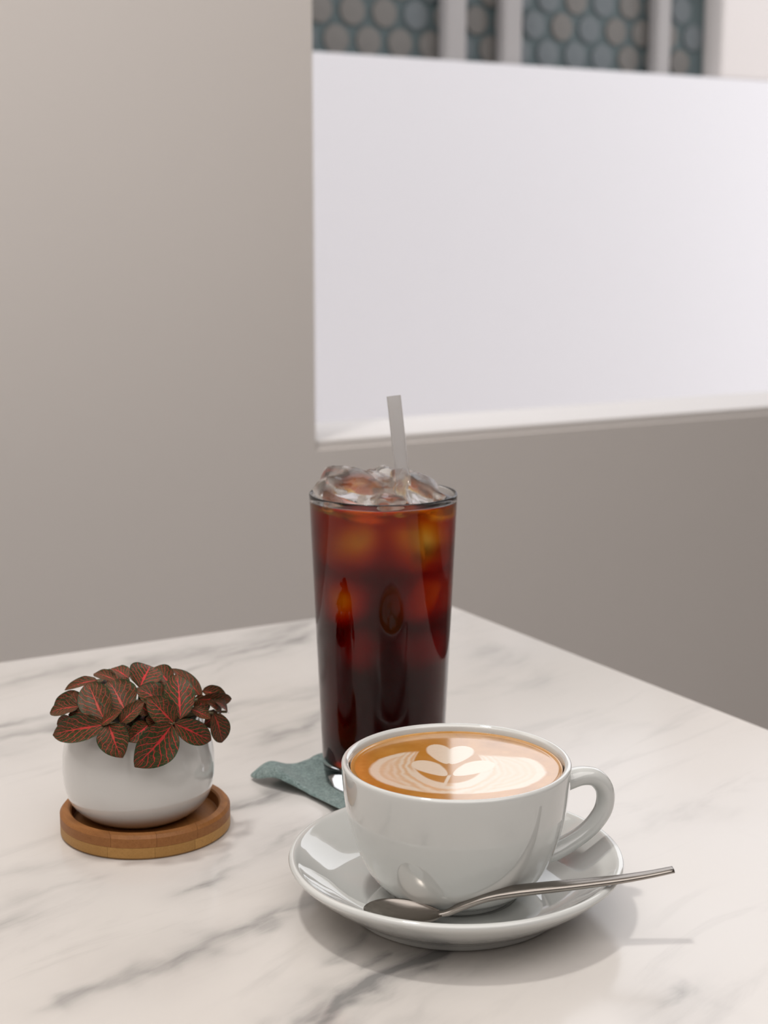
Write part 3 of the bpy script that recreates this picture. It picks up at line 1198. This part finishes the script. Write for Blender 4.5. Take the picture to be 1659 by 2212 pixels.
# ------------------------------------------------------------------ bamboo tray
TC = Vector((-0.1185, 0.7155, T))
TR = 0.0418
tray = empty('bamboo_tray', TC, 'round bamboo tray with raised rim under the white plant pot', 'tray', rz=math.radians(0))
tp = [(0, 0.0), (TR - 0.0012, 0.0), (TR, 0.0012), (TR, 0.0105), (TR - 0.0012, 0.0120), (TR - 0.0048, 0.0120),
      (TR - 0.0056, 0.0112), (TR - 0.0062, 0.0066), (TR - 0.007, 0.0062), (0, 0.0062)]


def slab_strip(z0, z1, a0, a1, ang):
    bm = lathe(tp, 144)
    dr = Vector((math.cos(ang), math.sin(ang), 0))
    for co, no in (((0, 0, z0), (0, 0, -1)), ((0, 0, z1), (0, 0, 1)), (dr * a0, -dr), (dr * a1, dr)):
        r_ = bmesh.ops.bisect_plane(bm, geom=bm.verts[:] + bm.edges[:] + bm.faces[:], plane_co=co, plane_no=no, clear_outer=True)
        ed = [x for x in r_['geom_cut'] if isinstance(x, bmesh.types.BMEdge)]
        if ed:
            bmesh.ops.holes_fill(bm, edges=[e_ for e_ in bm.edges if e_.is_boundary], sides=0)
        bmesh.ops.remove_doubles(bm, verts=bm.verts, dist=1e-7)
    bmesh.ops.recalc_face_normals(bm, faces=bm.faces)
    return bm


ang = math.radians(20)
cuts_t = [-0.05, -0.0235, -0.0030, 0.0175, 0.05]
cuts_b = [-0.05, -0.0250, -0.0040, 0.0160, 0.05]
for cuts, z0, z1, m in ((cuts_t, 0.0061, 0.02, M_BAM_T), (cuts_b, -0.01, 0.0060, M_BAM_B)):
    for a0, a1 in zip(cuts, cuts[1:]):
        b2 = slab_strip(z0, z1, a0 + 0.00005, a1 - 0.00005, ang)
        if len(b2.verts):
            o = link('bamboo_strip', b2, m, tray, smooth=False)
            if m is M_BAM_B:
                o['label'] = 'lighter bamboo strip of the bottom layer'

# ------------------------------------------------------------------ potted plant
PC = Vector((-0.1217, 0.7190, T + 0.0065))
plant = empty('potted_plant', PC, 'small bushy plant with red-veined dark leaves in a round white pot', 'plant')
pot_prof = [(0, 0.001), (0.0205, 0.001), (0.0225, 0.0), (0.0240, 0.0006), (0.0295, 0.0038), (0.0342, 0.0090), (0.0367, 0.0165),
            (0.0374, 0.0245), (0.0370, 0.0325), (0.0352, 0.0405), (0.0325, 0.0465), (0.0310, 0.0490), (0.0300, 0.0498), (0.0290, 0.0490),
            (0.0300, 0.0460), (0.0325, 0.0400), (0.034, 0.0340), (0.0335, 0.0250), (0.03, 0.0120), (0.02, 0.0060), (0, 0.0050)]
link('pot', lathe(pot_prof, 128, 4), M_POT, plant)
link('soil', lathe([(0, 0.0430), (0.014, 0.0435), (0.026, 0.0420), (0.0312, 0.0410), (0.0290, 0.0370), (0, 0.0360)], 64), M_SOIL, plant)


def leaf_mesh(L, Wd, droop, cup_, seed, ruffle=0.05):
    """leaf along +Y from the origin, face up +Z"""
    NXL, NYL = 10, 16
    bm = bmesh.new()
    uvl = bm.loops.layers.uv.new('leaf')
    gr = {}
    uvd = {}
    for j in range(NYL + 1):
        t = j / NYL
        w = Wd / 2 * (math.sin(math.pi * t ** 0.90) ** 0.62 if 0 < t < 1 else 0.0)
        if t > 0.8:
            w *= 1 - 0.25 * ((t - 0.8) / 0.2) ** 2
        w = max(w, Wd * 0.012)
        a = droop * t
        yy = L * (math.sin(a) / droop if abs(droop) > 1e-3 else t)
        zz = -L * ((1 - math.cos(a)) / droop if abs(droop) > 1e-3 else 0)
        for i in range(NXL + 1):
            s = -1 + 2 * i / NXL
            wob = ruffle * Wd * noise.noise(Vector((s * 2.4 + seed * 7, t * 4.5, seed * 3.3))) * (0.3 + abs(s))
            quilt = 0.022 * Wd * abs(math.sin((t * 7 - abs(s) * 1.8) * math.pi)) * (1 - abs(s) ** 4)
            gr[i, j] = bm.verts.new((w * s * math.cos(cup_ * abs(s)), yy, zz + w * abs(s) * math.sin(cup_) * abs(s) ** 0.6 + wob + quilt))
            uvd[gr[i, j]] = (0.5 + 0.5 * s * 0.98, t)
    for j in range(NYL):
        for i in range(NXL):
            f = bm.faces.new((gr[i, j], gr[i + 1, j], gr[i + 1, j + 1], gr[i, j + 1]))
            for lo in f.loops:
                lo[uvl].uv = uvd[lo.vert]
    return bm


PCW = PC - Vector((0, 0, 0))
MC = Vector((PC.x, PC.y, T + 0.058))
MR = Vector((0.0440, 0.0440, 0.0265))
ORG = Vector((0, 0, T + H))
CAMP = ORG


def on_mound(zx, zy, k=1.0):
    """zoomed picture measure -> point on the plant's mound"""
    px, py = zx / 3.606 + 80, zy / 3.606 + 1410
    d = ray(px, py).normalized()
    R = MR * k
    o = CAMP - MC
    o2 = Vector((o.x / R.x, o.y / R.y, o.z / R.z))
    d2 = Vector((d.x / R.x, d.y / R.y, d.z / R.z))
    A, B, C = d2.dot(d2), 2 * o2.dot(d2), o2.dot(o2) - 1
    D = B * B - 4 * A * C
    t = -B / (2 * A) if D < 0 else (-B - math.sqrt(D)) / (2 * A)
    return CAMP + d * t


LEAVES = [  # base, tip, width (all in zoomed measure), mound scale, roll, droop
    ((530, 535), (395, 240), 235, 1.00, 0.00, 0.6),
    ((695, 470), (560, 228), 270, 0.90, 0.10, 0.5),
    ((1068, 552), (855, 350), 190, 1.02, 0.00, 0.5),
    ((1115, 520), (1085, 175), 215, 1.00, -0.05, 0.7),
    ((1010, 400), (775, 285), 200, 0.90, 0.20, 0.4),
    ((540, 560), (130, 640), 190, 1.02, 0.15, 0.7),
    ((560, 560), (660, 815), 225, 1.04, 0.0, 0.7),
    ((1050, 560), (765, 885), 285, 1.06, -0.1, 0.8),
    ((1070, 550), (1350, 680), 170, 1.03, 0.0, 0.7),
    ((1375, 470), (1440, 695), 150, 1.02, 0.1, 0.8),
    ((870, 560), (715, 690), 150, 0.96, 0.0, 0.5),
    ((650, 550), (830, 385), 115, 0.98, -0.2, 0.3),
    ((500, 560), (655, 455), 85, 1.03, -0.4, 0.2),
    ((330, 420), (105, 470), 130, 0.97, 0.3, 0.6),
    ((350, 330), (130, 430), 120, 0.94, 0.1, 0.5),
    ((470, 215), (220, 290), 95, 0.92, 0.3, 0.5),
    ((620, 220), (445, 165), 100, 0.86, 0.2, 0.5),
    ((710, 200), (570, 130), 130, 0.84, 0.4, 0.6),
    ((800, 270), (880, 105), 235, 0.92, 0.1, 0.9),
    ((1050, 260), (920, 115), 150, 0.84, -0.3, 0.7),
    ((1280, 350), (1050, 130), 125, 0.92, 0.35, 0.5),
    ((1250, 365), (1510, 360), 95, 0.98, 0.3, 0.4),
    ((1285, 300), (1480, 350), 110, 0.90, -0.1, 0.4),
    ((1430, 490), (1320, 385), 110, 1.00, 0.3, 0.6),
    ((1200, 440), (1350, 510), 95, 0.98, -0.3, 0.4),
    ((370, 480), (285, 300), 120, 0.92, -0.5, 0.6),
    ((880, 470), (760, 380), 120, 0.86, 0.0, 0.4),
    ((640, 600), (760, 620), 120, 0.95, 0.2, 0.5),
    ((1250, 470), (1290, 330), 130, 0.86, 0.1, 0.4),
    ((960, 560), (850, 510), 110, 0.90, 0.0, 0.4),
    ((300, 560), (160, 560), 140, 0.90, 0.0, 0.5),
    ((430, 540), (250, 480), 150, 0.86, 0.0, 0.4),
    ((1300, 560), (1400, 470), 130, 0.86, 0.0, 0.4),
    ((1480, 460), (1380, 380), 90, 0.97, 0.4, 0.5),
]
core = Vector((PC.x, PC.y, T + 0.048))
for n, (b_, t_, w_, kk, roll, dr) in enumerate(LEAVES):
    B = on_mound(b_[0], b_[1], kk * 0.93)
    Tp = on_mound(t_[0], t_[1], kk * 1.03)
    ax = (Tp - B)
    Lf = ax.length
    ax.normalize()
    mid = (B + Tp) / 2
    nrm = Vector(((mid.x - MC.x) / MR.x ** 2, (mid.y - MC.y) / MR.y ** 2, (mid.z - MC.z) / MR.z ** 2)).normalized()
    tocam = (CAMP - mid).normalized()
    nrm = (nrm * 0.55 + tocam * 0.75).normalized()
    xa = ax.cross(nrm).normalized()
    nrm = xa.cross(ax).normalized()
    M = Matrix((xa, ax, nrm)).transposed()
    M = M @ Matrix.Rotation(roll, 3, 'Y')
    dr2 = dr * 1.0
    pitchc = Matrix.Rotation(dr2 / 2, 3, 'X')          # chord stays on base -> tip
    M = M @ pitchc
    wid = w_ / 3.606 * (mid.y * CP + (H + T - mid.z) * SP) / FPX
    chord = math.sin(dr2 / 2) / (dr2 / 2)
    bm = leaf_mesh(Lf / chord * 1.02, wid * 1.20, dr2, 0.35, n * 1.37)
    bmesh.ops.transform(bm, matrix=Matrix.Translation(B - PC) @ M.to_4x4(), verts=bm.verts)
    link('leaf', bm, M_LEAF, plant)
    # stalk back into the pot
    st = B - PC
    root = Vector((st.x * 0.35, st.y * 0.35, 0.0425))
    midp = (st + root) / 2 + Vector((0, 0, 0.004))
    pts = catmull([root, midp, st], 4)
    link('stem', sweep(pts, [(0.0007, 0.0007)] * len(pts), Vector((0.3, 1, 0.1)), 6), M_STEM, plant)
# inner filling leaves, partly hidden
random.seed(11)
for n in range(36):
    an = random.uniform(0, 2 * math.pi)
    el = random.uniform(0.1, 1.25)
    kk = random.uniform(0.66, 0.88)
    dirv = Vector((math.cos(an) * math.cos(el), math.sin(an) * math.cos(el), math.sin(el)))
    tip = Vector((dirv.x * MR.x, dirv.y * MR.y, dirv.z * MR.z)) * kk + (MC - PC)
    base = Vector((tip.x * 0.45, tip.y * 0.45, 0.045 + (tip.z - 0.045) * 0.75))
    ax = tip - base
    Lf = max(ax.length, 0.012)
    ax.normalize()
    xa = ax.cross(Vector((0.05, 0, 1))).normalized()
    nr = xa.cross(ax).normalized()
    M = Matrix((xa, ax, nr)).transposed()
    bm = leaf_mesh(Lf, random.uniform(0.010, 0.016), 0.5, 0.35, n * 2.1 + 50)
    bmesh.ops.transform(bm, matrix=Matrix.Translation(base) @ M.to_4x4(), verts=bm.verts)
    link('leaf', bm, M_LEAF, plant)
